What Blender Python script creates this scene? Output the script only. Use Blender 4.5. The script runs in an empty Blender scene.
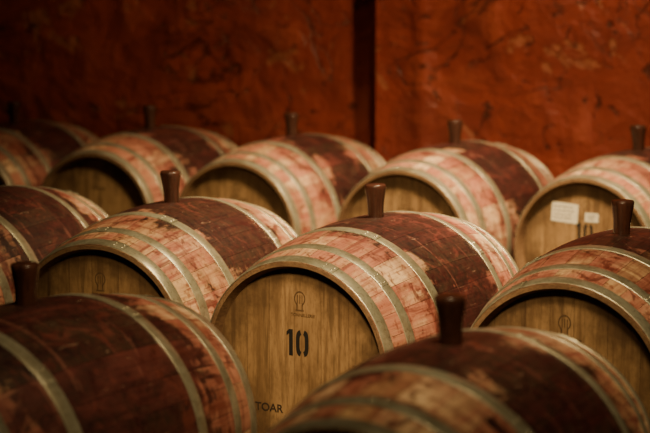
import bpy, math, random
from mathutils import Vector
F=1.8786;PITCH=.141;CAMH=1.1271
RB=.349;RH=.285;L=.975;HL=L/2
AXZ=.50                       # height of barrel axis above the floor
TH=.3945
BAR=[ # x, y, theta, stain, roll, mark
('K',-1.42,8.56,.38,.95,.02,0),
('G',-.772,8.274,.44,.90,.01,1),
('H',-.142,7.917,.49,.74,-.01,1),
('I',.529,7.619,.515,.84,.01,1),
('J',1.232,7.345,.59,.9,.0,3),
('F',-1.115,6.11,.37,1.25,.03,0),
('E',-.478,5.808,.40,.92,.0,1),
('C',.150,5.483,.505,.86,.0,2),
('D',.822,5.152,.47,.98,-.02,1),
('A',-.663,4.094,.56,1.3,.0,1),
('B',.252,3.681,.47,1.0,.0,1)]
scn=bpy.context.scene
def W(s,n,z=0): return Vector((s*math.cos(TH)+n*math.sin(TH),-s*math.sin(TH)+n*math.cos(TH),z))
def SN(x,y): return x*math.cos(TH)-y*math.sin(TH), x*math.sin(TH)+y*math.cos(TH)
# ---------------- material helper
class M:
    def __init__(s,name):
        s.m=bpy.data.materials.new(name);s.m.use_nodes=True;s.t=s.m.node_tree
        s.b=s.t.nodes['Principled BSDF'];s.i=0
    def n(s,ty,**k):
        nd=s.t.nodes.new(ty)
        for a,v in k.items(): setattr(nd,a,v)
        return nd
    def put(s,sock,v):
        if hasattr(v,'links'): s.t.links.new(v,sock)
        elif v is not None:
            if isinstance(v,tuple) and len(v)==3 and sock.type=='RGBA': v=v+(1,)
            sock.default_value=v
    def math(s,op,a,b=None,c=None,clamp=False):
        nd=s.n('ShaderNodeMath',operation=op);nd.use_clamp=clamp
        for i,v in enumerate((a,b,c)):
            if v is not None:s.put(nd.inputs[i],v)
        return nd.outputs[0]
    def ramp(s,v,lo,hi):
        nd=s.n('ShaderNodeMapRange');nd.interpolation_type='SMOOTHSTEP'
        s.put(nd.inputs[0],v);s.put(nd.inputs[1],lo);s.put(nd.inputs[2],hi);return nd.outputs[0]
    def mix(s,f,a,b,bt='MIX'):
        nd=s.n('ShaderNodeMix',data_type='RGBA',blend_type=bt)
        s.put(nd.inputs[0],f);s.put(nd.inputs[6],a);s.put(nd.inputs[7],b);return nd.outputs[2]
    def noise(s,vec,scale=1,detail=3,rough=.5,dist=0):
        nd=s.n('ShaderNodeTexNoise');s.put(nd.inputs['Vector'],vec)
        nd.inputs['Scale'].default_value=scale;nd.inputs['Detail'].default_value=detail
        nd.inputs['Roughness'].default_value=rough;nd.inputs['Distortion'].default_value=dist
        return nd.outputs[0]
    def xyz(s,x,y,z):
        nd=s.n('ShaderNodeCombineXYZ')
        for i,v in enumerate((x,y,z)): s.put(nd.inputs[i],v)
        return nd.outputs[0]
    def sep(s,v):
        nd=s.n('ShaderNodeSeparateXYZ');s.put(nd.inputs[0],v);return nd.outputs
    def bump(s,h,st,dist=.01):
        nd=s.n('ShaderNodeBump');nd.inputs['Strength'].default_value=st;nd.inputs['Distance'].default_value=dist
        s.put(nd.inputs['Height'],h);s.t.links.new(nd.outputs[0],s.b.inputs['Normal'])
    def set(s,**k):
        for a,v in k.items(): s.put(s.b.inputs[{'col':'Base Color','rough':'Roughness','metal':'Metallic','spec':'Specular IOR Level','coat':'Coat Weight'}[a]],v)
        return s.m
# staves
def mat_stave():
    a=M('stained_oak_staves');uv=a.n('ShaderNodeUVMap').outputs[0];X,Y,_=a.sep(uv)
    at=a.n('ShaderNodeAttribute',attribute_name='rnd');R,G,B=a.sep(at.outputs['Vector'])  # R,G per stave, B stain amount of barrel
    off=a.math('MULTIPLY',R,37.)
    mm=lambda v,k:a.math('MULTIPLY',v,float(k))
    grain=a.noise(a.xyz(mm(X,110),mm(Y,6),off),1,4,.6)
    streak=a.noise(a.xyz(mm(X,34),mm(Y,3.2),off),1,5,.65,.5)
    broad=a.noise(a.xyz(mm(X,10),mm(Y,6),off),1,5,.65,.8)
    cont=a.noise(a.xyz(mm(X,4),mm(Y,7),mm(B,20)),1,5,.65,1.0)
    drip=a.noise(a.xyz(mm(X,3.0),mm(Y,24),mm(B,11)),1,5,.65,.8)
    blot=a.noise(a.xyz(mm(X,9),mm(Y,10),mm(B,7)),1,6,.72,1.2)
    fine=a.noise(a.xyz(mm(X,34),mm(Y,50),off),1,4,.65)
    cream=a.mix(R,(.66,.42,.21),(.90,.63,.37))
    pink=a.mix(G,(.42,.140,.095),(.58,.25,.16))
    washv=a.math('ADD',mm(broad,.8),a.math('ADD',mm(G,.28),mm(streak,.35)))
    col=a.mix(a.ramp(washv,.50,.80),cream,pink)
    st=a.ramp(streak,.54,.66)
    col=a.mix(mm(st,.66),col,(.17,.034,.029))
    dr=a.ramp(drip,.53,.62)
    col=a.mix(mm(dr,.58),col,(.18,.038,.032))
    bl=a.ramp(blot,.53,.60)
    col=a.mix(mm(bl,.74),col,(.10,.023,.020))
    # wine-dark belt around the bilge
    ay=a.math('ABSOLUTE',Y)
    d=a.math('ADD',ay,mm(a.math('SUBTRACT',cont,.5),.50))
    d=a.math('ADD',d,mm(a.math('SUBTRACT',R,.5),.05))
    d=a.math('ADD',d,mm(a.math('SUBTRACT',streak,.5),.22))
    d=a.math('ADD',d,mm(a.math('SUBTRACT',blot,.5),-.18))
    edge=mm(B,.25)
    belt=a.math('SUBTRACT',1.,a.ramp(d,a.math('SUBTRACT',edge,.06),a.math('ADD',edge,.02)))
    wine=a.mix(a.ramp(fine,.40,.60),(.014,.0045,.005),(.042,.010,.010))
    wine=a.mix(mm(a.ramp(blot,.46,.36),.8),wine,(.125,.026,.022))
    wine=a.mix(mm(a.ramp(washv,.72,.95),.5),wine,(.16,.040,.034))
    wine=a.mix(mm(a.ramp(drip,.59,.69),.45),wine,(.36,.14,.10))
    col=a.mix(mm(belt,.96),col,wine)
    halo=a.math('MULTIPLY',a.math('SUBTRACT',1.,a.ramp(d,edge,a.math('ADD',edge,.16))),a.math('SUBTRACT',1.,belt))
    col=a.mix(mm(halo,.55),col,(.18,.036,.031))
    col=a.mix(mm(a.ramp(grain,.44,.70),.7),col,(.60,.46,.42),'MULTIPLY')
    col=a.mix(mm(a.ramp(fine,.54,.68),.85),col,(.48,.34,.32),'MULTIPLY')
    scr=a.noise(a.xyz(mm(X,70),mm(Y,9),mm(B,3)),1,5,.7,1.5)
    col=a.mix(mm(a.ramp(scr,.64,.70),.45),col,(.66,.42,.28))
    a.bump(a.math('ADD',grain,mm(fine,.5)),.4,.002)
    return a.set(col=col,rough=a.math('ADD',.25,mm(grain,.3)),spec=.5)
def mat_wood(name,c1,c2,c3,sx=60,sy=3,rough=.6,bump=.3,grime=None):
    a=M(name);uv=a.n('ShaderNodeUVMap').outputs[0];X,Y,_=a.sep(uv)
    at=a.n('ShaderNodeAttribute',attribute_name='rnd');R,G,B=a.sep(at.outputs['Vector'])
    off=a.math('MULTIPLY',R,31.)
    g=a.noise(a.xyz(a.math('MULTIPLY',X,float(sx)),a.math('MULTIPLY',Y,float(sy)),off),1,4,.6,.3)
    f=a.noise(a.xyz(a.math('MULTIPLY',X,sx*3.),a.math('MULTIPLY',Y,sy*8.),off),1,3,.6)
    l=a.noise(a.xyz(a.math('MULTIPLY',X,7.),a.math('MULTIPLY',Y,4.),3.),1,5,.65)
    col=a.mix(R,c1,c2);col=a.mix(a.math('MULTIPLY',a.ramp(g,.42,.70),.8),col,c3)
    col=a.mix(a.math('MULTIPLY',a.ramp(f,.48,.7),.5),col,c3)
    col=a.mix(a.math('MULTIPLY',a.ramp(l,.43,.66),.7),col,c3)
    if grime:
        # dirt collected near the croze and a few runs down the head
        rr=a.math('SQRT',a.math('ADD',a.math('MULTIPLY',X,X),a.math('MULTIPLY',Y,Y)))
        w=a.noise(a.xyz(a.math('MULTIPLY',X,9.),a.math('MULTIPLY',Y,9.),B),1,5,.7)
        e=a.ramp(a.math('ADD',rr,a.math('MULTIPLY',a.math('SUBTRACT',w,.5),.26)),.15,.27)
        col=a.mix(a.math('MULTIPLY',e,.8),col,grime)
        run=a.noise(a.xyz(a.math('MULTIPLY',X,26.),a.math('MULTIPLY',Y,2.2),B),1,4,.6,.4)
        col=a.mix(a.math('MULTIPLY',a.ramp(run,.56,.66),.6),col,grime)
    a.bump(g,bump,.0015)
    return a.set(col=col,rough=rough,spec=.35)
def mat_flat(name,c,rough=.6,metal=0.,var=.3,sc=30,spec=.4):
    a=M(name);tc=a.n('ShaderNodeTexCoord').outputs['Object']
    n=a.noise(tc,sc,4,.6)
    col=a.mix(a.ramp(n,.35,.75),c,tuple(x*(1-var) for x in c))
    a.bump(n,.15,.001)
    return a.set(col=col,rough=rough,metal=metal,spec=spec)
M_ST=mat_stave()
M_SEAM=mat_flat('stave_joint',(.06,.018,.013),.8)
M_HEAD=mat_wood('oak_head',(.32,.180,.077),(.42,.245,.108),(.15,.077,.032),55,4,grime=(.080,.041,.018))
M_END=mat_wood('oak_end_grain',(.20,.11,.05),(.27,.15,.07),(.10,.045,.022),120,120,.75)
M_BUNG=mat_wood('dark_bung_wood',(.06,.022,.014),(.085,.030,.018),(.022,.009,.006),120,8,.28)
M_RACK=mat_wood('rack_timber',(.10,.055,.03),(.13,.07,.04),(.04,.02,.012),30,3,.8)
M_INK=mat_flat('stencil_ink',(.014,.011,.009),.7,var=.2)
M_INK2=mat_flat('worn_stencil_ink',(.045,.027,.015),.7,var=.4,sc=60)
M_BRAND=mat_flat('branded_mark',(.125,.066,.028),.7,var=.4,sc=60)
M_PAPER=mat_flat('paper_label',(.80,.70,.52),.7,var=.12,sc=20)
M_PEN=mat_flat('label_pencil',(.22,.16,.11),.7)
def mat_hoop():
    a=M('galvanised_hoop');tc=a.n('ShaderNodeTexCoord').outputs['Object']
    n=a.noise(tc,11,5,.7);f=a.noise(tc,120,3,.6)
    col=a.mix(a.ramp(n,.38,.62),(.60,.56,.40),(.38,.335,.22))
    col=a.mix(a.math('MULTIPLY',a.ramp(f,.54,.7),.5),col,(.17,.105,.055))
    a.bump(f,.15,.001)
    return a.set(col=col,rough=a.math('ADD',.24,a.math('MULTIPLY',n,.22)),metal=.65)
M_HOOP=mat_hoop()
def mat_wall():
    a=M('red_limewash_plaster');tc=a.n('ShaderNodeTexCoord').outputs['Object']
    n1=a.noise(tc,1.0,4,.55,.4);n2=a.noise(tc,4.5,4,.55,.3);n3=a.noise(tc,45,3,.6);n4=a.noise(tc,2.0,6,.62,.6)
    col=a.mix(a.ramp(n1,.38,.62),(.33,.050,.022),(.24,.037,.018))
    col=a.mix(a.math('MULTIPLY',a.ramp(n4,.48,.60),.55),col,(.13,.022,.013))
    col=a.mix(a.math('MULTIPLY',a.ramp(n2,.53,.64),.38),col,(.42,.090,.045))
    v=a.noise(tc,4.2,5,.65,1.2);chip=a.ramp(v,.610,.630)
    col=a.mix(a.math('MULTIPLY',chip,.5),col,(.46,.17,.09))
    p=a.noise(tc,12,4,.6,.8);pit=a.ramp(p,.62,.66)
    col=a.mix(a.math('MULTIPLY',pit,.75),col,(.045,.012,.008))
    # hairline cracks
    cv=a.noise(tc,1.3,7,.55,1.2);cm=a.noise(tc,1.1,2,.5)
    cr=a.math('MULTIPLY',a.math('SUBTRACT',1.,a.ramp(a.math('ABSOLUTE',a.math('SUBTRACT',cv,.5)),.0,.007)),a.ramp(cm,.44,.52))
    col=a.mix(a.math('MULTIPLY',cr,.8),col,(.03,.008,.006))
    h=a.math('ADD',a.math('MULTIPLY',n4,1.1),a.math('ADD',a.math('MULTIPLY',n2,.9),a.math('MULTIPLY',n3,.07)))
    h=a.math('SUBTRACT',h,a.math('ADD',a.math('MULTIPLY',pit,.28),a.math('MULTIPLY',chip,.2)))
    h=a.math('SUBTRACT',h,a.math('MULTIPLY',cr,.12))
    a.bump(h,.75,.05)
    return a.set(col=col,rough=a.math('ADD',.28,a.math('MULTIPLY',n3,.25)),spec=.45)
M_WALL=mat_wall()
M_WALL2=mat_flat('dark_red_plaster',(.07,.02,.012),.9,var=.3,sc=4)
M_FLOOR=mat_flat('cellar_concrete',(.06,.042,.03),.8,var=.4,sc=6)
M_CEIL=mat_flat('ceiling_plaster',(.06,.04,.028),.9,var=.3,sc=4)
# ---------------- mesh helper
def mk(name,vs,fs,mats,mi=None,uv=None,rnd=None,smooth=True,parent=None):
    me=bpy.data.meshes.new(name);me.from_pydata([tuple(v) for v in vs],[],fs)
    for m in mats: me.materials.append(m)
    if mi: me.polygons.foreach_set('material_index',mi)
    me.polygons.foreach_set('use_smooth',[smooth]*len(fs) if not isinstance(smooth,list) else smooth)
    if uv:
        l=me.uv_layers.new(name='UVMap');fl=[]
        for f in uv:
            for c in f: fl+= [c[0],c[1]]
        l.data.foreach_set('uv',fl)
    if rnd:
        at=me.attributes.new('rnd','FLOAT_VECTOR','FACE');fl=[]
        for r in rnd: fl+=list(r)
        at.data.foreach_set('vector',fl)
    me.update();ob=bpy.data.objects.new(name,me);scn.collection.objects.link(ob)
    if parent: ob.parent=parent
    return ob
def prof(t): return RH+(RB-RH)*(1-(t/HL)**2)
class G:  # geometry accumulator
    def __init__(s): s.v=[];s.f=[];s.mi=[];s.uv=[];s.r=[];s.sm=[]
    def face(s,pts,mi=0,uv=None,r=(0,0,0),sm=False):
        b=len(s.v);s.v+=pts;s.f.append(tuple(range(b,b+len(pts))));s.mi.append(mi)
        s.uv.append(uv or [(p[0],p[2]) for p in pts]);s.r.append(r);s.sm.append(sm)
    def grid(s,rows,mi=0,uvf=None,r=(0,0,0),sm=True,flip=False):
        b=len(s.v);n=len(rows[0])
        for R in rows: s.v+=R
        for i in range(len(rows)-1):
            for j in range(n-1):
                q=[b+i*n+j,b+i*n+j+1,b+(i+1)*n+j+1,b+(i+1)*n+j]
                ij=[(i,j),(i,j+1),(i+1,j+1),(i+1,j)]
                if flip:q.reverse();ij.reverse()
                s.f.append(tuple(q));s.mi.append(mi);s.r.append(r);s.sm.append(sm)
                s.uv.append([uvf(a,c) if uvf else (0,0) for a,c in ij])
    def make(s,name,mats,parent=None):
        return mk(name,s.v,s.f,mats,s.mi,s.uv,s.r,s.sm,parent)
def pol(r,ph,t): return (r*math.sin(ph),t,r*math.cos(ph))
def text_mesh(txt,size,mat,parent,name,loc,off=0.,align='CENTER',xs=1):
    c=bpy.data.curves.new('t','FONT');c.body=txt;c.size=size;c.align_x=align;c.align_y='CENTER';c.offset=off;c.extrude=.0003
    o=bpy.data.objects.new('t',c);scn.collection.objects.link(o)
    dg=bpy.context.evaluated_depsgraph_get();dg.update()
    me=bpy.data.meshes.new_from_object(o.evaluated_get(dg));bpy.data.objects.remove(o)
    me.materials.clear();me.materials.append(mat)
    ob=bpy.data.objects.new(name,me);scn.collection.objects.link(ob);ob.parent=parent
    ob.rotation_euler=(math.pi/2,0,0);ob.location=loc;ob.scale=(xs,1,1);return ob
NP=33
def barrel(key,x,y,th,stain,roll,mark,idx):
    rg=random.Random(100+idx*7)
    E=bpy.data.objects.new('wine_barrel',None);scn.collection.objects.link(E)
    E.location=(x,y,AXZ);E.rotation_euler=(0,0,-th)
    # staves
    ws=[rg.uniform(.75,1.3) for _ in range(32)];tot=sum(ws)
    # start so that the bung sits mid-stave
    ph=-ws[0]/tot*math.pi+roll;g=G();sg=.0006/RB
    ts=[-HL+L*k/(NP-1) for k in range(NP)]
    for w in ws:
        dw=w/tot*2*math.pi;p0=ph;p1=ph+dw;ph=p1
        r=(rg.random(),rg.random(),stain)
        an=[p0+sg]+[p0+sg+(dw-2*sg)*k/5 for k in range(1,5)]+[p1-sg]
        rows=[[pol(prof(t)-(.0004 if k in(0,5) else 0),a,t) for k,a in enumerate(an)] for t in ts]
        g.grid(rows,0,lambda i,j:(an[j]*RB,ts[i]),r,flip=False)
        rows=[[pol(prof(t)-.0004,p1-sg,t),pol(prof(t)-.0016,p1,t),pol(prof(t)-.0004,p1+sg,t)] for t in ts]
        g.grid(rows,1,None,r,sm=False)
        # chime: end grain + inner bevel
        for sd in(-1,1):
            te=sd*HL;ti=sd*(HL-.034)
            an2=[p0]+an[1:5]+[p1]
            A=[pol(RH-.003,a,te) for a in an2];A0=[pol(RH,a,te-sd*.003) for a in an2]
            B=[pol(RH-.014,a,te) for a in an2];C=[pol(RH-.024,a,ti) for a in an2];
            g.grid([A0,A,B,C],2,lambda i,j:(an2[j]*RH,i*.02),r,sm=False,flip=(sd>0))
    ob=g.make('staves',[M_ST,M_SEAM,M_END],E)
    # heads
    g=G();R=RH-.0225
    for sd in(-1,1):
        yy=sd*(HL-.034);xx=-R
        g.face([pol(R,2*math.pi*k/64,yy-sd*.004) for k in range(64)][::(1 if sd<0 else -1)],1)
        while xx<R-1e-4:
            x1=min(R,xx+rg.uniform(.06,.10))
            if R-x1<.03:x1=R
            a,b=xx+.0004,x1-.0004;a=max(a,-R+1e-4);b=min(b,R-1e-4)
            n=8;top=[(a+(b-a)*k/n) for k in range(n+1)]
            P=[(q,yy,math.sqrt(max(0,R*R-q*q))) for q in top]
            Q=[(q,yy,-math.sqrt(max(0,R*R-q*q))) for q in top[::-1]]
            pts=P+Q
            if sd<0: pts=pts[::-1]
            g.face(pts,0,None,(rg.random(),rg.random(),idx*3.7));xx=x1
    g.make('head_panels',[M_HEAD,M_SEAM],E)
    # hoops
    g=G()
    def band(t0,t1,th_=.0022,extra=True):
        n=96;pa=rg.uniform(-.9,.9)
        sgn=-1 if (t0+t1)<0 else 1
        prf=[(t0,-.001),(t0,th_*.8),(t0+.0012,th_),((t0+t1)/2,th_+.0004),(t1-.0012,th_),(t1,th_*.8),(t1,-.001)]
        rows=[[pol(prof(t)+o,2*math.pi*k/n,t) for k in range(n+1)] for t,o in prf]
        g.grid(rows,0)
        # overlap lap and rivets
        aa=[pa+k*.025 for k in range(7)]
        rows=[[pol(prof(t)+o+(.002 if o>0 else 0),a,t) for a in aa] for t,o in prf]
        g.grid(rows,0)
        for ra in(pa+.03,pa+.12):
          for f in(.3,.7):
            tc=t0+(t1-t0)*f;c=Vector(pol(prof(tc)+th_+.002,ra,tc));nrm=Vector((math.sin(ra),0,math.cos(ra)))
            tg=Vector((math.cos(ra),0,-math.sin(ra)));yv=Vector((0,1,0));rr=.0045
            rings=[[tuple(c+nrm*(.0022*math.sin(e))+(tg*math.cos(b)+yv*math.sin(b))*rr*math.cos(e)) for b in [2*math.pi*k/10 for k in range(11)]] for e in(0,.5,1.0,1.5)]
            g.grid(rings,0)
    for sd in(-1,1):
        for c,w in((.468,.036),(.375,.034),(.205,.036)):
            a,b=sd*c-w/2,sd*c+w/2
            band(a,b)
    g.make('hoops',[M_HOOP],E)
    # bung
    h=rg.uniform(.088,.10)
    pr=[(-.03,.022),(0,.0235),(h*.35,.0245),(h*.6,.0275),(h*.85,.0315),(h*.95,.0320),(h,.0295),(h+.001,.0)]
    n=28;g=G();tl=rg.uniform(-.05,.05)
    rows=[[(r*math.cos(2*math.pi*k/n)+z*tl,r*math.sin(2*math.pi*k/n),RB+z) for k in range(n+1)] for z,r in pr]
    g.grid(rows,0,lambda i,j:(j*.005,pr[i][0]),(rg.random(),0,0))
    g.make('bung',[M_BUNG],E)
    # marks on near head
    yh=-(HL-.034)-.0008
    if mark:
        g=G();cz=.165
        def quad(x0,z0,x1,z1): g.face([(x0,yh,z0),(x1,yh,z0),(x1,yh,z1),(x0,yh,z1)])
        k=24
        for i in range(k):
            a0=2*math.pi*i/k;a1=2*math.pi*(i+1)/k
            if 16<=i<=19: continue
            f=lambda a,r:(r*math.cos(a)*.85,yh,cz+.012+r*math.sin(a))
            g.face([f(a0,.017),f(a1,.017),f(a1,.021),f(a0,.021)])
        for xx in(-.008,-.001,.006): quad(xx,cz-.002,xx+.003,cz+.022)
        quad(-.010,cz-.020,-.006,cz-.004);quad(.006,cz-.020,.010,cz-.004);quad(-.013,cz-.023,.013,cz-.019)
        g.make('cooper_emblem',[M_BRAND],E)
        text_mesh('TONNELLERIE',.012,M_BRAND,E,'cooper_name',(0.01,yh,cz-.034),0)
    if mark in(2,3):
        g=G();cz=.052 if mark==2 else .075;cx=-.008;hh=.037
        def ring(cx,cz):
            n=20
            for half in(0,1):
                for i in range(n):
                    a0=math.radians(-80+160*i/n)+half*math.pi;a1=math.radians(-80+160*(i+1)/n)+half*math.pi
                    def f(a,rx,rz):
                        c_,s_=math.cos(a),math.sin(a);e=.6
                        return (cx+rx*math.copysign(abs(c_)**e,c_),yh,cz+rz*math.copysign(abs(s_)**e,s_))
                    g.face([f(a0,.0085,.024),f(a1,.0085,.024),f(a1,.020,hh),f(a0,.020,hh)])
        def q(x0,z0,x1,z1): g.face([(x0,yh,z0),(x1,yh,z0),(x1,yh,z1),(x0,yh,z1)])
        q(cx-.026,cz-hh,cx-.014,cz+hh);g.face([(cx-.034,yh,cz+hh-.018),(cx-.026,yh,cz+hh-.012),(cx-.026,yh,cz+hh),(cx-.034,yh,cz+hh-.008)])
        ring(cx+.016,cz)
        g.make('stencil_number',[M_INK],E)
    if mark==2:
        text_mesh('TOAR',.032,M_INK2,E,'stencil_text',(-.145,yh,-.142),.0004,'LEFT',1.05)
    if mark==3:
        g=G()
        def card(cx,cz,w,h,a,mi=0,d=0):
            ca,sa=math.cos(a),math.sin(a)
            g.face([(cx+ca*u-sa*v,yh-.0006-d,cz+sa*u+ca*v) for u,v in((-w/2,-h/2),(w/2,-h/2),(w/2,h/2),(-w/2,h/2))],mi)
        card(-.090,.146,.110,.074,-.06)
        # handwriting: short broken strokes
        for i,zz in enumerate((.168,.153,.138,.125)):
            u=-.136
            while u<-.052-.008*i:
                wd=rg.uniform(.006,.016);card(u+wd/2,zz+rg.uniform(-.001,.001),wd,.0045,rg.uniform(-.25,.15),1,.0006);u+=wd+rg.uniform(.003,.006)
        card(.022,.135,.055,.034,.0);card(.022,.141,.037,.004,0,1,.0006);card(.018,.130,.026,.004,0,1,.0006)
        g.make('paper_labels',[M_PAPER,M_PEN],E)
    return E
for i,b in enumerate(BAR): barrel(*b,idx=i)
# ---------------- racks
def box(g,s0,s1,n0,n1,z0,z1,r=(.5,.5,0)):
    P=lambda s,n,z:tuple(W(s,n,z))
    c=[(s0,n0,z0),(s1,n0,z0),(s1,n1,z0),(s0,n1,z0),(s0,n0,z1),(s1,n0,z1),(s1,n1,z1),(s0,n1,z1)]
    for f in((0,3,2,1),(4,5,6,7),(0,1,5,4),(1,2,6,5),(2,3,7,6),(3,0,4,7)):
        g.face([P(*c[i]) for i in f],0,[((c[i][1]+c[i][2]),c[i][0]) for i in f],r)
for keys in('KGHIJ','FECD','AB'):
    bs=[b for b in BAR if b[0] in keys];sn=[SN(b[1],b[2]) for b in bs]
    smin=min(a for a,_ in sn)-.45;smax=max(a for a,_ in sn)+.45
    ns=[n for _,n in sn];nm=sum(ns)/len(ns)
    g=G()
    for d in(-.25,.25):
        box(g,smin,smax,nm+d-.04,nm+d+.04,.10,AXZ-prof(.22)-.008,(.4,0,0))
    k=smin
    while k<smax: 
        box(g,k,k+.08,nm-.42,nm+.42,0,.10,(.3,0,0));k+=(smax-smin-.08)/4-1e-6
    g.make('barrel_rack',[M_RACK])
# ---------------- room
NW=8.0
def wall_n(u): # s coordinate on wall plane for pixel column u (near the row tops)
    tx=(u-325)/(F*1000);
    d=NW/(tx*math.sin(TH)+math.cos(TH)*1.0);s,_=SN(tx*d,d);return s
SE=wall_n(376)
def wavy(name,s0,s1,nf,z0,z1,seed,back=.25,ridge=None):
    from mathutils import noise
    ni=int((s1-s0)/.03);nj=int((z1-z0)/.03);g=G();rows=[]
    for j in range(nj+1):
        z=z0+(z1-z0)*j/nj;row=[]
        for i in range(ni+1):
            s=s0+(s1-s0)*i/ni
            d=noise.noise(Vector((s*1.3,z*1.3,seed)))*.028+noise.noise(Vector((s*4,z*4,seed)))*.009+noise.noise(Vector((s*10,z*10,seed)))*.003
            if ridge: d+= -.024*math.exp(-((s-ridge-.02*math.sin(z*2))/.035)**2)
            row.append(tuple(W(s,nf+d,z)))
        rows.append(row)
    g.grid(rows,0);
    b=nf+back
    for (a,bb) in(((s0,nf),(s0,b)),((s1,b),(s1,nf))):
        pts=[W(a[0],a[1],z0),W(bb[0],bb[1],z0),W(bb[0],bb[1],z1),W(a[0],a[1],z1)];g.face([tuple(p) for p in pts])
    g.face([tuple(W(s0,b,z0)),tuple(W(s1,b,z0)),tuple(W(s1,b,z1)),tuple(W(s0,b,z1))])
    g.face([tuple(W(s0,nf,z1)),tuple(W(s1,nf,z1)),tuple(W(s1,b,z1)),tuple(W(s0,b,z1))])
    return g.make(name,[M_WALL])
ZC=3.4;S0,S1,N0=-6.7,2.0,-1.6
wavy('wall_back',SE,S1,NW,0,ZC,3,.6,wall_n(418))
wavy('wall_back_recess',S0-.2,SE+.01,NW+.12,0,ZC,8,.4)
def slab(name,s0,s1,n0,n1,z0,z1,m):
    g=G();box(g,s0,s1,n0,n1,z0,z1);return g.make(name,[m])
slab('floor',S0-.2,S1+.2,N0-.2,NW+.8,-.1,0,M_FLOOR)
slab('ceiling',S0-.2,S1+.2,N0-.2,NW+.8,ZC,ZC+.1,M_CEIL)
slab('wall_left',S0-.2,S0,N0,NW+.12,0,ZC,M_WALL2)
slab('wall_right',S1,S1+.2,N0,NW+.1,0,ZC,M_WALL2)
slab('wall_front',S0,S1,N0-.2,N0,0,ZC,M_WALL2)
# ---------------- lights
def look(o,t): o.rotation_euler=(Vector(t)-o.location).to_track_quat('-Z','Y').to_euler()
def spot(name,loc,tgt,e,ang,col=(1,.76,.42),size=.15,blend=1):
    l=bpy.data.lights.new(name,'SPOT');l.energy=e;l.spot_size=math.radians(ang);l.spot_blend=blend;l.shadow_soft_size=size;l.color=col
    o=bpy.data.objects.new(name,l);scn.collection.objects.link(o);o.location=loc;look(o,tgt);return o
spot('ceiling_spotlight',(.8,5.5,3.2),(.35,6.5,.80),1100,70,size=.2)
spot('front_fill_spot',(-.2,2.0,3.1),(.16,5.7,.7),740,29,size=.25)  # added front fill to light the barrel heads, not a known fixture
spot('front_row_fill_spot',(.3,2.9,3.2),(.15,4.4,.8),340,54,size=.3)  # added to brighten the front barrels, no actual lamp known here
spot('wall_wash_spot',(1.5,6.3,3.1),(.55,9.0,1.1),330,74,size=.08)  # added wash that lifts the back wall and its relief, invented source
w=bpy.data.worlds.new('World');scn.world=w;w.use_nodes=True
w.node_tree.nodes['Background'].inputs[0].default_value=(.05,.02,.012,1);w.node_tree.nodes['Background'].inputs[1].default_value=.3
# ---------------- camera
cam=bpy.data.cameras.new('camera');co=bpy.data.objects.new('camera',cam);scn.collection.objects.link(co)
co.location=(0,0,AXZ+CAMH);co.rotation_euler=(math.pi/2-PITCH,0,0);cam.lens=F*1000/650*36
cam.dof.use_dof=True;cam.dof.focus_distance=5.2;cam.dof.aperture_fstop=2.6
scn.camera=co
